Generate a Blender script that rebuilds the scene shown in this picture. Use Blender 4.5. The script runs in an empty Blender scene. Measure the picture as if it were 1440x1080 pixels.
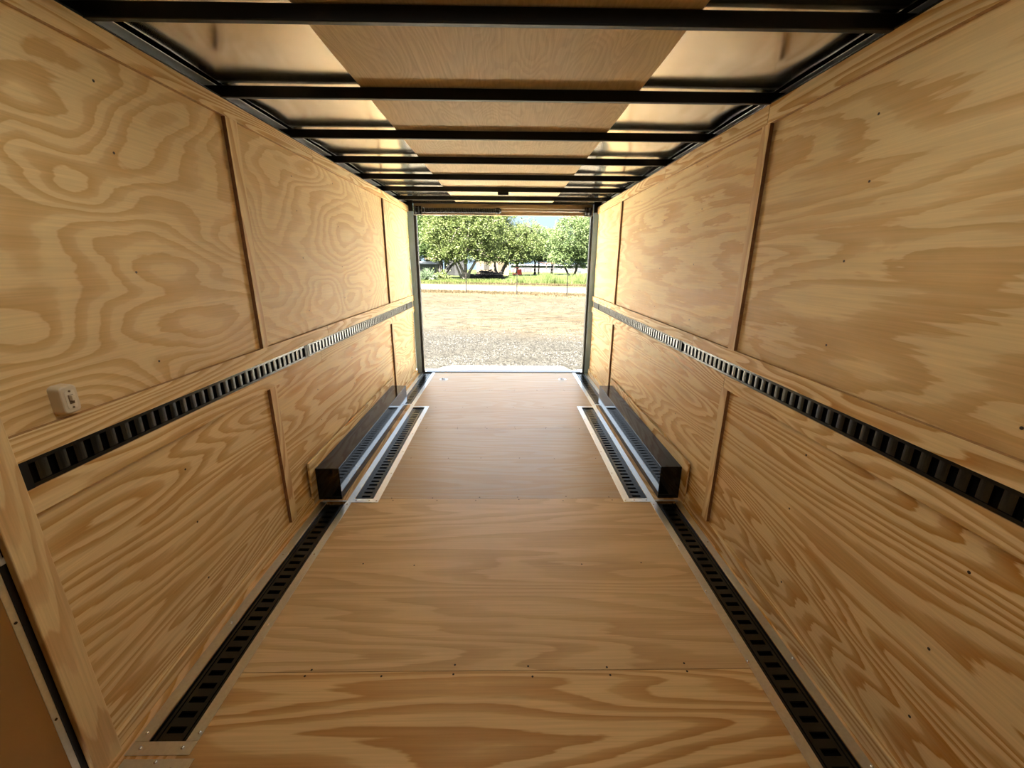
import bpy, bmesh, math, random
from mathutils import Vector, Matrix

# ------------------------------------------------------------------ camera
F_PX, PITCH, YAW, ROLL = 580.31, 0.28643, 0.016021, 0.0068234
H = 1.52                                   # camera height above the trailer floor
fw = Vector((math.sin(YAW) * math.cos(PITCH), math.cos(YAW) * math.cos(PITCH), -math.sin(PITCH)))
rt = Vector((math.cos(YAW), -math.sin(YAW), 0))
up = rt.cross(fw)
R_ = math.cos(ROLL) * rt + math.sin(ROLL) * up
U_ = -math.sin(ROLL) * rt + math.cos(ROLL) * up
cam = bpy.data.cameras.new('camera')
cam.sensor_width = 36
cam.lens = F_PX / 1440 * 36
cam.clip_start = 0.02
cam.clip_end = 600
cam_o = bpy.data.objects.new('camera', cam)
C = bpy.context.scene.collection
C.objects.link(cam_o)
cam_o.matrix_world = Matrix(((R_.x, U_.x, -fw.x, 0), (R_.y, U_.y, -fw.y, 0), (R_.z, U_.z, -fw.z, H), (0, 0, 0, 1)))
S = bpy.context.scene
S.camera = cam_o

# ------------------------------------------------------------------ world, sun, exposure
S.view_settings.view_transform = 'Standard'
S.view_settings.look = 'None'
S.view_settings.exposure = 0.83
S.view_settings.gamma = 1.0
S.view_settings.use_curve_mapping = False
S.cycles.use_denoising = True
S.cycles.max_bounces = 14
S.cycles.diffuse_bounces = 10
S.cycles.glossy_bounces = 6
S.cycles.sample_clamp_indirect = 12
S.cycles.caustics_reflective = False
S.cycles.caustics_refractive = False

w = bpy.data.worlds.new('sky'); S.world = w; w.use_nodes = True
nt = w.node_tree; nt.nodes.clear()
tc = nt.nodes.new('ShaderNodeTexCoord'); sx = nt.nodes.new('ShaderNodeSeparateXYZ')
nt.links.new(tc.outputs['Generated'], sx.inputs[0])
SKY = [(0.0, (.62, .82, 1.0), .80), (.105, (.62, .82, 1.0), .80), (.14, (.74, .86, 1.0), 2.4), (.34, (.74, .86, 1.0), 2.6), (.50, (.85, .92, 1.0), 2.0), (1.0, (.75, .87, 1.0), 2.0)]
rc = nt.nodes.new('ShaderNodeValToRGB'); rs = nt.nodes.new('ShaderNodeValToRGB')
for r, k in ((rc, 0), (rs, 1)):
    el = r.color_ramp.elements
    for i, (p, c, s) in enumerate(SKY):
        e = el[i] if i < 2 else el.new(p)
        e.position = p
        e.color = (*c, 1) if k == 0 else (s / 23, s / 23, s / 23, 1)
    nt.links.new(sx.outputs['Z'], r.inputs[0])
mu = nt.nodes.new('ShaderNodeMath'); mu.operation = 'MULTIPLY'; mu.inputs[1].default_value = 20
nt.links.new(rs.outputs[0], mu.inputs[0])
bg = nt.nodes.new('ShaderNodeBackground'); ou = nt.nodes.new('ShaderNodeOutputWorld')
nt.links.new(rc.outputs[0], bg.inputs['Color']); nt.links.new(mu.outputs[0], bg.inputs['Strength'])
nt.links.new(bg.outputs[0], ou.inputs[0])

sun = bpy.data.lights.new('sun', 'SUN'); sun.energy = 96; sun.angle = math.radians(.6); sun.color = (1, .95, .86)
so = bpy.data.objects.new('sun', sun); C.objects.link(so)
so.rotation_euler = Vector((-.42, -.50, 1.0)).to_track_quat('Z', 'Y').to_euler()   # high, behind the trailer and to the left

po = bpy.data.lights.new('doorway_portal', 'AREA'); po.shape = 'RECTANGLE'; po.size = 2.3; po.size_y = 2.1
po.cycles.is_portal = True
poo = bpy.data.objects.new('doorway_portal', po); C.objects.link(poo)
poo.location = (-.03, 5.86, 1.05); poo.rotation_euler = (-math.pi / 2, 0, 0)

# added soft fill lights under the ceiling, above the frame
for k_, (ly, le) in enumerate(((1.05, 4.4), (.40, .4))):
    la = bpy.data.lights.new('ceiling_light', 'AREA'); la.shape = 'RECTANGLE'; la.size = 1.5; la.size_y = .36; la.energy = le; la.color = (1, .95, .80)
    lo = bpy.data.objects.new('ceiling_light', la); C.objects.link(lo); lo.location = (-.03, ly, 2.235)

# ------------------------------------------------------------------ helpers
def bx(bm, x0, x1, y0, y1, z0, z1):
    v = [bm.verts.new(p) for p in ((x0, y0, z0), (x1, y0, z0), (x1, y1, z0), (x0, y1, z0), (x0, y0, z1), (x1, y0, z1), (x1, y1, z1), (x0, y1, z1))]
    for f in ((0, 3, 2, 1), (4, 5, 6, 7), (0, 1, 5, 4), (1, 2, 6, 5), (2, 3, 7, 6), (3, 0, 4, 7)):
        bm.faces.new([v[i] for i in f])
    return v

def prism(bm, pts, dz):
    """pts: ring of 3D points, dz: extrusion vector"""
    a = [bm.verts.new(p) for p in pts]; b = [bm.verts.new(Vector(p) + Vector(dz)) for p in pts]
    bm.faces.new(a); bm.faces.new(b[::-1])
    n = len(a)
    for i in range(n):
        bm.faces.new((a[i], b[i], b[(i + 1) % n], a[(i + 1) % n]))

def tube(bm, pts, rad, n=8, cap=True):
    pts = [Vector(p) for p in pts]
    if not hasattr(rad, '__len__'): rad = [rad] * len(pts)
    rings = []
    prev = None
    for i, p in enumerate(pts):
        t = (pts[min(i + 1, len(pts) - 1)] - pts[max(i - 1, 0)]).normalized()
        a = (prev - t * prev.dot(t)).normalized() if prev is not None and (prev - t * prev.dot(t)).length > 1e-4 else t.orthogonal().normalized()
        prev = a
        b = t.cross(a)
        rings.append([bm.verts.new(p + (a * math.cos(2 * math.pi * k / n) + b * math.sin(2 * math.pi * k / n)) * rad[i]) for k in range(n)])
    for i in range(len(rings) - 1):
        for k in range(n):
            bm.faces.new((rings[i][k], rings[i][(k + 1) % n], rings[i + 1][(k + 1) % n], rings[i + 1][k]))
    if cap:
        bm.faces.new(rings[0][::-1]); bm.faces.new(rings[-1])

def obj(name, bm, mat, parent=None, bevel=0, smooth=False, seg=2):
    bmesh.ops.recalc_face_normals(bm, faces=bm.faces)
    me = bpy.data.meshes.new(name); bm.to_mesh(me); bm.free()
    if mat: me.materials.append(mat)
    if smooth:
        for p in me.polygons: p.use_smooth = True
    o = bpy.data.objects.new(name, me); C.objects.link(o)
    if bevel:
        m = o.modifiers.new('bevel', 'BEVEL'); m.width = bevel; m.segments = seg; m.limit_method = 'ANGLE'
    if parent: o.parent = parent
    return o

def box(name, dims, mat, parent=None, bevel=0):
    bm = bmesh.new(); bx(bm, *dims); return obj(name, bm, mat, parent, bevel)

def empty(name, loc=(0, 0, 0)):
    o = bpy.data.objects.new(name, None); o.empty_display_size = .1; C.objects.link(o); o.location = loc; return o

def tag(o, label, cat, group=None, kind=None):
    o['label'] = label; o['category'] = cat
    if group: o['group'] = group
    if kind: o['kind'] = kind
    return o

def struct(o, label=None):
    o['kind'] = 'structure'
    if label: o['label'] = label
    return o

# ------------------------------------------------------------------ materials
def newmat(name):
    m = bpy.data.materials.new(name); m.use_nodes = True
    return m, m.node_tree, m.node_tree.nodes['Principled BSDF']

def node(t, typ, **kw):
    n = t.nodes.new(typ)
    for k, v in kw.items():
        if k.startswith('i_'):
            n.inputs[int(k[2:])].default_value = v
        else: setattr(n, k, v)
    return n

def math_(t, op, a, b=None, clamp=False):
    n = t.nodes.new('ShaderNodeMath'); n.operation = op; n.use_clamp = clamp
    for i, v in enumerate((a, b)):
        if v is None: continue
        if isinstance(v, (int, float)): n.inputs[i].default_value = v
        else: t.links.new(v, n.inputs[i])
    return n.outputs[0]

def noise(t, vec, scale, detail=2, rough=.5, dist=0):
    n = t.nodes.new('ShaderNodeTexNoise'); n.inputs['Scale'].default_value = scale; n.inputs['Detail'].default_value = detail
    n.inputs['Roughness'].default_value = rough; n.inputs['Distortion'].default_value = dist
    t.links.new(vec, n.inputs['Vector']); return n.outputs['Fac']

def mapping(t, scale, loc=(0, 0, 0), rot=(0, 0, 0), src='Object'):
    c = t.nodes.new('ShaderNodeTexCoord'); m = t.nodes.new('ShaderNodeMapping')
    m.inputs['Scale'].default_value = scale; m.inputs['Location'].default_value = loc; m.inputs['Rotation'].default_value = rot
    t.links.new(c.outputs[src], m.inputs['Vector']); return m.outputs[0]

def ramp(t, fac, stops, interp='LINEAR'):
    r = t.nodes.new('ShaderNodeValToRGB'); r.color_ramp.interpolation = interp
    el = r.color_ramp.elements
    for i, (p, c) in enumerate(stops):
        e = el[i] if i < 2 else el.new(p)
        e.position = p; e.color = (*c, 1) if len(c) == 3 else c
    t.links.new(fac, r.inputs[0]); return r.outputs[0]

def mix(t, fac, a, b, typ='MIX'):
    m = t.nodes.new('ShaderNodeMix'); m.data_type = 'RGBA'; m.blend_type = typ
    for i, v in ((0, fac), (6, a), (7, b)):
        if isinstance(v, (int, float)): m.inputs[i].default_value = v
        elif isinstance(v, tuple): m.inputs[i].default_value = (*v, 1)
        else: t.links.new(v, m.inputs[i])
    return m.outputs[2]

def bump(t, height, strength, dist=.001):
    b = t.nodes.new('ShaderNodeBump'); b.inputs['Strength'].default_value = strength; b.inputs['Distance'].default_value = dist
    t.links.new(height, b.inputs['Height']); return b.outputs[0]

LIGHT, DARK = (.86, .70, .40), (.53, .275, .055)
def wood(name, axis, seed, light=LIGHT, dark=DARK, ring=9, al=.55, ac=2.4, rough=.5, tilt=0, ragged=.35, knots=0, amount=1.0, spec=.35):
    """rotary-cut pine plywood: growth-ring contours of a stretched height field"""
    m, t, b = newmat(name)
    sc = [ac] * 3; sc[axis] = al
    rot = [0, 0, 0]
    rot[0 if axis == 1 else (2 if axis == 0 else 0)] = tilt
    v = mapping(t, sc, (seed * 7.13, seed * 3.71, seed * 5.37), tuple(rot))
    n1 = noise(t, v, 1.0, 2.2, .42, .25)
    n2 = noise(t, v, 5.0, 4.0, .62, .6)
    sg = [26.] * 3; sg[axis] = 1.6
    n3 = noise(t, mapping(t, sg, (seed * 1.7, seed * 2.9, seed * 2.3)), 1, 2, .55)
    h = math_(t, 'ADD', math_(t, 'MULTIPLY', n1, ring * 1.9), math_(t, 'MULTIPLY', n2, ragged * 2))
    h = math_(t, 'ADD', h, math_(t, 'MULTIPLY', n3, ragged * 1.3))
    if knots:
        vk = mapping(t, [c * .9 for c in sc], (seed * 2.1, seed * 4.4, seed))
        vo = t.nodes.new('ShaderNodeTexVoronoi'); vo.inputs['Scale'].default_value = .8
        t.links.new(vk, vo.inputs['Vector'])
        k = math_(t, 'SUBTRACT', .34, vo.outputs['Distance'])
        k = math_(t, 'MAXIMUM', k, 0)
        h = math_(t, 'ADD', h, math_(t, 'MULTIPLY', math_(t, 'MULTIPLY', k, k), knots * 60))
    p = math_(t, 'FRACT', h)
    band = ramp(t, p, [(0, (1, 1, 1)), (.18, (.82,) * 3), (.38, (.60,) * 3), (.47, (.10,) * 3), (.60, (.0,) * 3), (.90, (.05,) * 3), (.965, (1,) * 3)])
    # contrast varies over the sheet
    nv = noise(t, v, .8, 1, .5)
    con = ramp(t, nv, [(.3, (.68,) * 3), (.62, (1.0,) * 3)])
    fac = math_(t, 'MULTIPLY', math_(t, 'MULTIPLY', band, con), amount)
    sf = [150.] * 3; sf[axis] = 3.
    fib = noise(t, mapping(t, sf, (seed, seed, seed)), 1, 2, .6)
    col = mix(t, fac, light, dark)
    fm = ramp(t, fib, [(.25, (.86, .84, .80)), (.7, (1.05, 1.04, 1.03))])
    col = mix(t, 1.0, col, fm, 'MULTIPLY')
    mo = ramp(t, noise(t, v, .7, 3, .6), [(.3, (.90, .86, .80)), (.7, (1, 1, 1))])
    col = mix(t, 1.0, col, mo, 'MULTIPLY')
    t.links.new(col, b.inputs['Base Color'])
    b.inputs['Roughness'].default_value = rough
    b.inputs['Specular IOR Level'].default_value = spec
    t.links.new(bump(t, math_(t, 'ADD', fib, math_(t, 'MULTIPLY', fac, .6)), .25, .0006), b.inputs['Normal'])
    return m

def plain(name, col, rough=.5, metal=0, ior=1.5, spec=.5, nz=0, nscale=40):
    m, t, b = newmat(name)
    b.inputs['Base Color'].default_value = (*col, 1)
    b.inputs['Roughness'].default_value = rough
    b.inputs['Metallic'].default_value = metal
    b.inputs['IOR'].default_value = ior
    b.inputs['Specular IOR Level'].default_value = spec
    v = mapping(t, (1, 1, 1))
    n = noise(t, v, nscale, 3, .6)
    c = ramp(t, n, [(.3, tuple(x * (1 - nz) for x in col)), (.7, tuple(min(1, x * (1 + nz * .5)) for x in col))])
    t.links.new(c, b.inputs['Base Color'])
    return m

M = {}
M['alu'] = plain('brushed_aluminium', (.80, .84, .88), .30, 1, nz=.08, nscale=90)
M['roof_metal'] = plain('galvanised_roof_sheet', (.83, .80, .74), .17, 1, nz=.05, nscale=8)
M['rail_metal'] = plain('galvanised_rail', (.74, .76, .76), .38, .55, nz=.1)
M['black_steel'] = plain('black_painted_steel', (.005, .005, .005), .42, ior=1.4, spec=.35, nz=.2)
M['track'] = plain('black_powder_coated_track', (.006, .006, .005), .22, ior=1.55, nz=.2)
M['void'] = plain('dark_void', (.004, .004, .004), .9, spec=0)
M['box'] = plain('dark_gloss_fender', (.007, .0065, .006), .09, ior=1.42, nz=.1)
M['screw'] = plain('zinc_screw', (.75, .73, .70), .25, 1, nz=.1)
M['nail'] = plain('sunk_screw_hole', (.03, .018, .01), .8, nz=.1)
M['rubber'] = plain('black_rubber', (.012, .012, .012), .55, nz=.2)
M['jamb'] = plain('grey_primed_steel', (.24, .38, .62), .38, .0, nz=.12, nscale=6)
M['brownpanel'] = plain('brown_lined_header', (.25, .175, .095), .5, nz=.1)
M['ivory'] = plain('ivory_plastic', (.72, .64, .50), .35, nz=.05)
M['ivory_dark'] = plain('brown_toggle', (.16, .10, .05), .5)
M['ply_edge'] = plain('dark_plywood_edge', (.26, .12, .045), .7, nz=.3, nscale=60)  # batten edges: shade painted into the plywood colour
M['strip_edge'] = plain('plywood_strip_edge', (.42, .24, .09), .7, nz=.3, nscale=60)  # strip edges: thin shadow lines put into the colour, lighter than on battens
M['doorpanel'] = plain('tan_door_skin', (.34, .19, .055), .55, nz=.1, nscale=5)
M['zinc'] = plain('zinc_ring_pan', (.7, .74, .8), .25, 1, nz=.1)

# ------------------------------------------------------------------ trailer shell
XL, XR = -1.247, 1.176          # faces of the proud strips
T = .018
ZT = 2.205                      # wall top
YB, YD = -2.3, 5.70             # front wall, rear end of the wooden lining

screw_me = None
def screw_mesh():
    bm = bmesh.new()
    bmesh.ops.create_icosphere(bm, subdivisions=2, radius=.0054)
    for v in bm.verts: v.co.z = max(v.co.z, 0) * .75
    me = bpy.data.meshes.new('screw'); bm.to_mesh(me); bm.free(); me.materials.append(M['screw'])
    for p in me.polygons: p.use_smooth = True
    return me
SCREW = screw_mesh()
def hole_mesh(r=.0045):
    bm = bmesh.new()
    bmesh.ops.create_cone(bm, segments=10, radius1=r, radius2=r * .8, depth=.0012, cap_ends=True)
    me = bpy.data.meshes.new('screw_head'); bm.to_mesh(me); bm.free(); me.materials.append(M['nail'])
    return me
HOLE = hole_mesh()
def put(me, name, loc, parent, rot=(0, 0, 0)):
    o = bpy.data.objects.new(name, me); C.objects.link(o); o.location = loc; o.rotation_euler = rot; o.parent = parent
    return o

def wall(side):
    L = side == 'left'
    X = XL if L else XR
    s = -1 if L else 1                       # outwards
    root = empty('wall_' + side)
    struct(root, 'plywood lined %s side wall of the trailer with a horizontal tie-down band' % side)
    XBk = X + s * T                          # base sheet face
    def slab(name, y0, y1, z0, z1, x_in, th, mat, bevel=.0015):
        x0, x1 = sorted((x_in, x_in + s * th))
        o = box(name, (x0, x1, y0, y1, z0, z1), mat, root, bevel)
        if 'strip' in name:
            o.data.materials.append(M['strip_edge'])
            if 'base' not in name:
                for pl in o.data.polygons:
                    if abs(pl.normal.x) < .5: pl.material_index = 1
        return o
    seams = [YB, -.33, 2.13, 4.575, YD]
    k = 0
    for i in range(4):
        y0, y1 = seams[i], seams[i + 1]
        if i == 0:
            if L: y1 = -.33
        if L and i == 1:
            y0 = .93                          # the side door takes the near part of this sheet
        for z0, z1, up_ in ((-.02, .98, 0), (.98, ZT, 1)):
            sd = (3.1 if L else 11.7) + i * 1.37 + up_ * 5.3
            if L: mt = wood('plywood_%s_%d_%d' % (side, i, up_), 1, sd, ring=(17, 14)[up_], al=(.30, .75)[up_], ac=(2.6, 1.7)[up_], knots=(0, .5)[up_], tilt=(.05, 0)[up_], ragged=(.5, .4)[up_], amount=(1., .58)[up_])
            else: mt = wood('plywood_%s_%d_%d' % (side, i, up_), 1, sd, ring=(19, 9)[up_], al=(.30, .34)[up_], ac=(2.6, 2.3)[up_], tilt=(0.0, .10)[up_], ragged=(.55, .75)[up_], amount=(1., .72)[up_])
            p = slab('plywood_sheet', y0 + .001, y1 - .001, z0, z1, XBk, .012, mt, 0)
            # sunk screws on the studs behind the sheet
            rnd = random.Random(int(sd * 100))
            yy = math.ceil((y0 + .1) / .6096) * .6096 - .35
            while yy < y1 - .1:
                if yy > max(y0 + .05, .7):
                    for zz in ((.22, .50, .74) if not up_ else (1.22, 1.50, 1.80, 2.03)):
                        put(HOLE, 'screw_head', (XBk - s * .0004, yy + rnd.uniform(-.03, .03), zz + rnd.uniform(-.06, .06)), p, (0, math.pi / 2, 0))
                yy += .6096
    y0 = .93 if L else YB
    ms = [wood('strip_%s_%d' % (side, i), 1, (20 if L else 40) + i * 2.3, ring=12, al=.5, ac=5.5, ragged=.25, light=(.88, .72, .42)) for i in range(4)]
    zt = 2.135 if L else 2.123
    cuts = [y0, 2.10, 3.35, 4.52, YD] if not L else [y0, 2.98, 3.65, YD]
    for i in range(len(cuts) - 1):
        slab('top_strip', cuts[i] + .001, cuts[i + 1] - .001, zt, ZT, X, T, ms[i % 4])
    za, zb, zc, zd = (1.087, 1.016, .938, .868) if L else (1.091, 1.024, .948, .876)
    cuts = [y0, 2.9, YD] if L else [y0, 2.55, YD]
    for i in range(2):
        slab('upper_band_strip', cuts[i] + .0008, cuts[i + 1] - .0008, zb, za, X, T, ms[(i + 1) % 4])
    cuts = [y0, 2.75, YD] if L else [y0, 2.12, 4.4, YD]
    for i in range(len(cuts) - 1):
        slab('lower_band_strip', cuts[i] + .0008, cuts[i + 1] - .0008, zd, zc, X, T, ms[(i + 2) % 4])
    zbase = .050 if L else .072
    slab('base_strip', y0, YD, -.015, zbase, X, T, ms[3])
    mb = [wood('batten_%s_%d' % (side, i), 2, (60 if L else 80) + i * 2.3, ring=7, al=.4, ac=4.5, ragged=.3, dark=(.56, .31, .12)) for i in range(4)]
    j = 0
    for yb in ((2.107, 4.546) if L else (2.074, 4.527)):
        for z0, z1 in ((zbase, zd), (za, zt)):
            bm = bmesh.new()
            w0 = w1 = .062
            if L and yb < 3 and z0 > .5: w0, w1 = .048, .085       # the tapered near batten
            pts = [(X, yb, z0), (X, yb + w0, z0), (X, yb + w1, z1), (X, yb, z1)]
            prism(bm, pts, (s * T, 0, 0))
            bt = obj('batten', bm, mb[j], root, .001); j += 1
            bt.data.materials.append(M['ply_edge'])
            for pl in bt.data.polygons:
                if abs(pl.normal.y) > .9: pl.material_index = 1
    if L:
        # post beside the side door
        bm = bmesh.new(); bx(bm, X - .012, X + .007, .887, .968, -.015, ZT)
        obj('door_post', bm, wood('post_left', 2, 91, ring=8, al=.5, ac=3.5, ragged=.3, dark=(.62, .36, .15), amount=.8), root, .003)
    # sheet joint strip, outer skin
    slab('outer_skin', YB, 5.80, -.25, 2.30, X + s * .085, .006, M['void'], 0)
    return root
wall_l = wall('left'); wall_r = wall('right')

# backing panels behind the wheel boxes
mbk = wood('wheel_backing', 1, 33, ring=10, al=.5, ac=4)
for L in (1, 0):
    X = XL if L else XR; s = -1 if L else 1
    x0, x1 = sorted((X - s * .009, X + s * .004))
    box('backing_panel', (x0, x1, 2.365, 4.40, -.0, .297), mbk, wall_l if L else wall_r, .002)

fr = struct(box('wall_front', (XL - .06, XR + .06, YB - .02, YB, -.02, 2.25), wood('front_sheet', 0, 5.5)), 'plywood front wall of the trailer behind the camera')

# floor ------------------------------------------------------------
floor = empty('floor'); struct(floor, 'brown plywood trailer floor laid in sheets across the width')
box('subfloor', (XL - .02, XR + .02, YB, 5.72, -.10, -.032), M['void'], floor)
ys = [YB, 0.0, 1.2227, 2.4376, 3.667, 4.879, 5.735]
TX = dict(l=(-1.173, -1.049), r=(1.001, 1.126), wl=(-1.005, -.880), wr=(.832, .957))
W0, W1 = 2.393, 4.287
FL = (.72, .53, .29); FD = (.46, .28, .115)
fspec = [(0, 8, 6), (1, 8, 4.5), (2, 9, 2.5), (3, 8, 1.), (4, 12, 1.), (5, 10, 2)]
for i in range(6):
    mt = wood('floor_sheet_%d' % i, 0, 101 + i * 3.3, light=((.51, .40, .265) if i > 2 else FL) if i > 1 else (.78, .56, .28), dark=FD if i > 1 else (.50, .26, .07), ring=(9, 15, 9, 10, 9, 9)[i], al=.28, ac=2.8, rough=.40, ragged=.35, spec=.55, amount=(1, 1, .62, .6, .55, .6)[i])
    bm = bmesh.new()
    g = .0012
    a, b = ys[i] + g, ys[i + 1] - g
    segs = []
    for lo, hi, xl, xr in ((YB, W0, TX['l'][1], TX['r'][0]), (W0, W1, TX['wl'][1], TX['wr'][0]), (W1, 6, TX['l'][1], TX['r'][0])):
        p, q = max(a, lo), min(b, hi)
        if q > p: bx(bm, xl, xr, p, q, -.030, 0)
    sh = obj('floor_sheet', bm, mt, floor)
    # screws along the sheet edges
    if i >= 1:
        for yy in ([a + .016, (a + b) / 2 - .02, b - .016] if i < 5 else [a + .016, b - .05]):
            for xx in (-.98, -.70, -.42, -.14, .15, .45, .77):
                if W0 - .05 < yy < W1 + .05 and (xx < -.8): continue
                rnd = random.Random(int(yy * 1000 + xx * 100))
                if rnd.random() < .85:
                    put(HOLE, 'screw_head', (xx + rnd.uniform(-.02, .02) - .05, yy + rnd.uniform(-.01, .01), .0003), sh)
# outer edge strips of floor, and platforms under the wheel boxes
me_ = wood('floor_edge', 1, 131, ring=10, al=.5, ac=5, light=(.82, .58, .32))
box('floor_edge', (XL, TX['l'][0], .93, 2.41, -.03, 0), me_, floor)
box('floor_edge', (TX['r'][1], XR, YB, 2.41, -.03, 0), me_, floor)
box('floor_edge', (XL, TX['l'][0], 4.33, 5.735, -.03, 0), me_, floor)
box('floor_edge', (TX['r'][1], XR, 4.33, 5.735, -.03, 0), me_, floor)
box('floor_platform', (XL, TX['wl'][0], 2.412, 4.328, -.03, .001), me_, floor)
box('floor_platform', (TX['wr'][1], XR, 2.412, 4.328, -.03, .001), me_, floor)
box('floor_sill_plank', (XL, TX['l'][1], YB, .929, -.03, -.0), me_, floor)
box('floor_sill_plank', (TX['l'][0] + .0005, TX['l'][1], .93, .985, -.03, 0), me_, floor)

# tie-down tracks ------------------------------------------------------------
P = .0508
def floor_track(name, x0, x1, y0, y1, label, group):
    root = empty(name, (x0, y0, 0)); tag(root, label, 'tie-down track', group)
    ox, oy = x0, y0
    W = x1 - x0; Ln = y1 - y0
    bm = bmesh.new()
    zt = -.007
    e1, e2 = .034, W - .034
    bx(bm, .001, e1, 0, Ln, zt - .003, zt)
    bx(bm, e2, W - .001, 0, Ln, zt - .003, zt)
    n = int(Ln / P)
    off = (Ln - n * P) / 2
    prev = 0
    for i in range(n):
        c = off + (i + .5) * P
        bx(bm, e1, e2, prev, c - .010, zt - .003, zt)
        # turned-down lip at the near side of each slot
        bx(bm, e1, e2, c + .010, c + .012, zt - .012, zt - .0031)
        prev = c + .012
    bx(bm, e1, e2, prev, Ln, zt - .003, zt)
    o = obj('slotted_plate', bm, M['track'], root)
    for xx in (.003, W - .003):
        box('side_lip', (xx - .0016, xx + .0016, 0, Ln, zt, -.001), M['track'], root)
    for xx in (.019, W - .019):
        box('rib', (xx - .0018, xx + .0018, 0, Ln, zt, zt + .0035), M['track'], root)
    box('trough', (.004, W - .004, 0, Ln, -.031, -.027), M['void'], root)
    return root
g_f = 'black slotted tie-down tracks in the floor'
floor_track('floor_track', *TX['l'], .986, 2.385, 'long black slotted floor track beside the near part of the left wall', g_f)
floor_track('floor_track', *TX['r'], .2, 2.385, 'long black slotted floor track beside the near part of the right wall', g_f)
floor_track('floor_track', *TX['wl'], 2.437, 4.245, 'black slotted floor track beside the left wheel box', g_f)
floor_track('floor_track', *TX['wr'], 2.437, 4.245, 'black slotted floor track beside the right wheel box', g_f)
floor_track('floor_track', *TX['l'], 4.36, 5.70, 'short black slotted floor track between left wheel box and rear doorway', g_f)
floor_track('floor_track', *TX['r'], 4.36, 5.70, 'short black slotted floor track between right wheel box and rear doorway', g_f)

def wall_track(L, y0, y1, label):
    X = XL if L else XR; s = -1 if L else 1
    zb, zc = (1.016, .938) if L else (1.024, .948)
    root = empty('wall_track', (X, y0, (zb + zc) / 2)); tag(root, label, 'tie-down track', 'black slotted tie-down tracks along the walls')
    hh = (zb - zc) / 2; Ln = y1 - y0
    xf = .008                                 # depth of the track face behind the strips
    def ax(a, b): return tuple(sorted((s * a, s * b)))
    bm = bmesh.new()
    bx(bm, *ax(xf - .005, xf - .002), 0, Ln, hh - .011, hh - .0005)
    bx(bm, *ax(xf - .005, xf - .002), 0, Ln, -hh + .0005, -hh + .011)
    n = int(Ln / P); off = (Ln - n * P) / 2
    edges = [0.0] + [off + (i + .5) * P for i in range(n)] + [Ln]
    for i in range(len(edges) - 1):
        a = edges[i] + (.0105 if i else 0); b = edges[i + 1] - (.0105 if i < len(edges) - 2 else 0)
        m = 4
        prev = None
        for k in range(m + 1):                # slightly domed web
            u = k / m; yy = a + (b - a) * u
            xx = s * (xf - .0015 - .0012 * math.sin(math.pi * u))
            cur = (bm.verts.new((xx, yy, -hh + .011)), bm.verts.new((xx, yy, hh - .011)))
            if prev: bm.faces.new((prev[0], cur[0], cur[1], prev[1]))
            prev = cur
    o = obj('slotted_rail', bm, M['track'], root)
    box('rail_back', (*ax(.0165, .0178), 0, Ln, -hh + .001, hh - .001), M['void'], root)
    for yy in (0.012, Ln - .012):
        box('end_plate', (*ax(xf - .0075, xf - .0052), yy - .011, yy + .011, -hh + .001, hh - .001), M['black_steel'], root)
    return root
wall_track(True, .969, 2.560, 'near length of black slotted track let into the left wall')
wall_track(True, 2.564, 5.32, 'far length of black slotted track let into the left wall')
wall_track(False, -.5, 2.730, 'near length of black slotted track let into the right wall')
wall_track(False, 2.734, 5.32, 'far length of black slotted track let into the right wall')
for L in (1, 0):
    X = XL if L else XR; s = -1 if L else 1
    zb, zc = (1.016, .938) if L else (1.024, .948)
    tag(box('track_end_plate', (*sorted((X + s * .002, X + s * .012)), 5.325, 5.60, zc + .001, zb - .001), M['black_steel']),
        'plain dark plate closing the far end of the %s wall track' % ('left' if L else 'right'), 'plate', 'dark plates ending the wall tracks')

# aluminium trims --------------------------------------------------------------
def trim(label, parts, screws, grp='aluminium trims round the floor tracks'):
    root = empty('floor_trim', (parts[0][0], parts[0][2], 0)); tag(root, label, 'trim strip', grp)
    ox, oy = parts[0][0], parts[0][2]
    for k, (x0, x1, y0, y1) in enumerate(parts):
        box('trim_strip', (x0 - ox, x1 - ox, y0 - oy, y1 - oy, .0012, .0030 + .0004 * (k % 2)), M['alu'], root, .0004)
    for x, y in screws:
        put(SCREW, 'screw', (x - ox, y - oy, .0033), root)
def srow(x, y0, y1, st=.36): 
    n = max(1, round((y1 - y0) / st)); return [(x, y0 + (y1 - y0) * i / n) for i in range(n + 1)]
trim('aluminium trim framing the near left floor track, mitred plate at its near end',
     [(-1.049, -1.010, .986, 2.392), (-1.215, -1.173, .986, 2.40), (-1.2145, -1.010, .945, .985)],
     [(-1.022, 1.010), (-1.00 - .03, 1.44), (-1.03, 1.89), (-1.03, 2.37), (-1.195, 1.01), (-1.195, 1.449), (-1.195, 1.889), (-1.18, .965), (-1.045, .965)])
trim('aluminium trim framing the near right floor track under the right wall',
     [(.961, 1.001, .2, 2.392), (1.126, 1.163, .2, 2.40)],
     [(.966, 1.25), (.969, 1.616), (.972, 1.95), (.972, 2.36), (1.155, 1.26), (1.151, 1.619), (1.15, 1.98), (1.157, .89)])
trim('aluminium trim framing the track beside the left wheel box',
     [(-.880, -.838, 2.393, 4.285), (-1.045, -1.005, 2.393, 4.285), (-1.005, -.880, 2.393, 2.434), (-1.005, -.880, 4.248, 4.285)],
     srow(-.852, 2.41, 4.26) + [(-.90, 2.412), (-.985, 2.412)])
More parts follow.
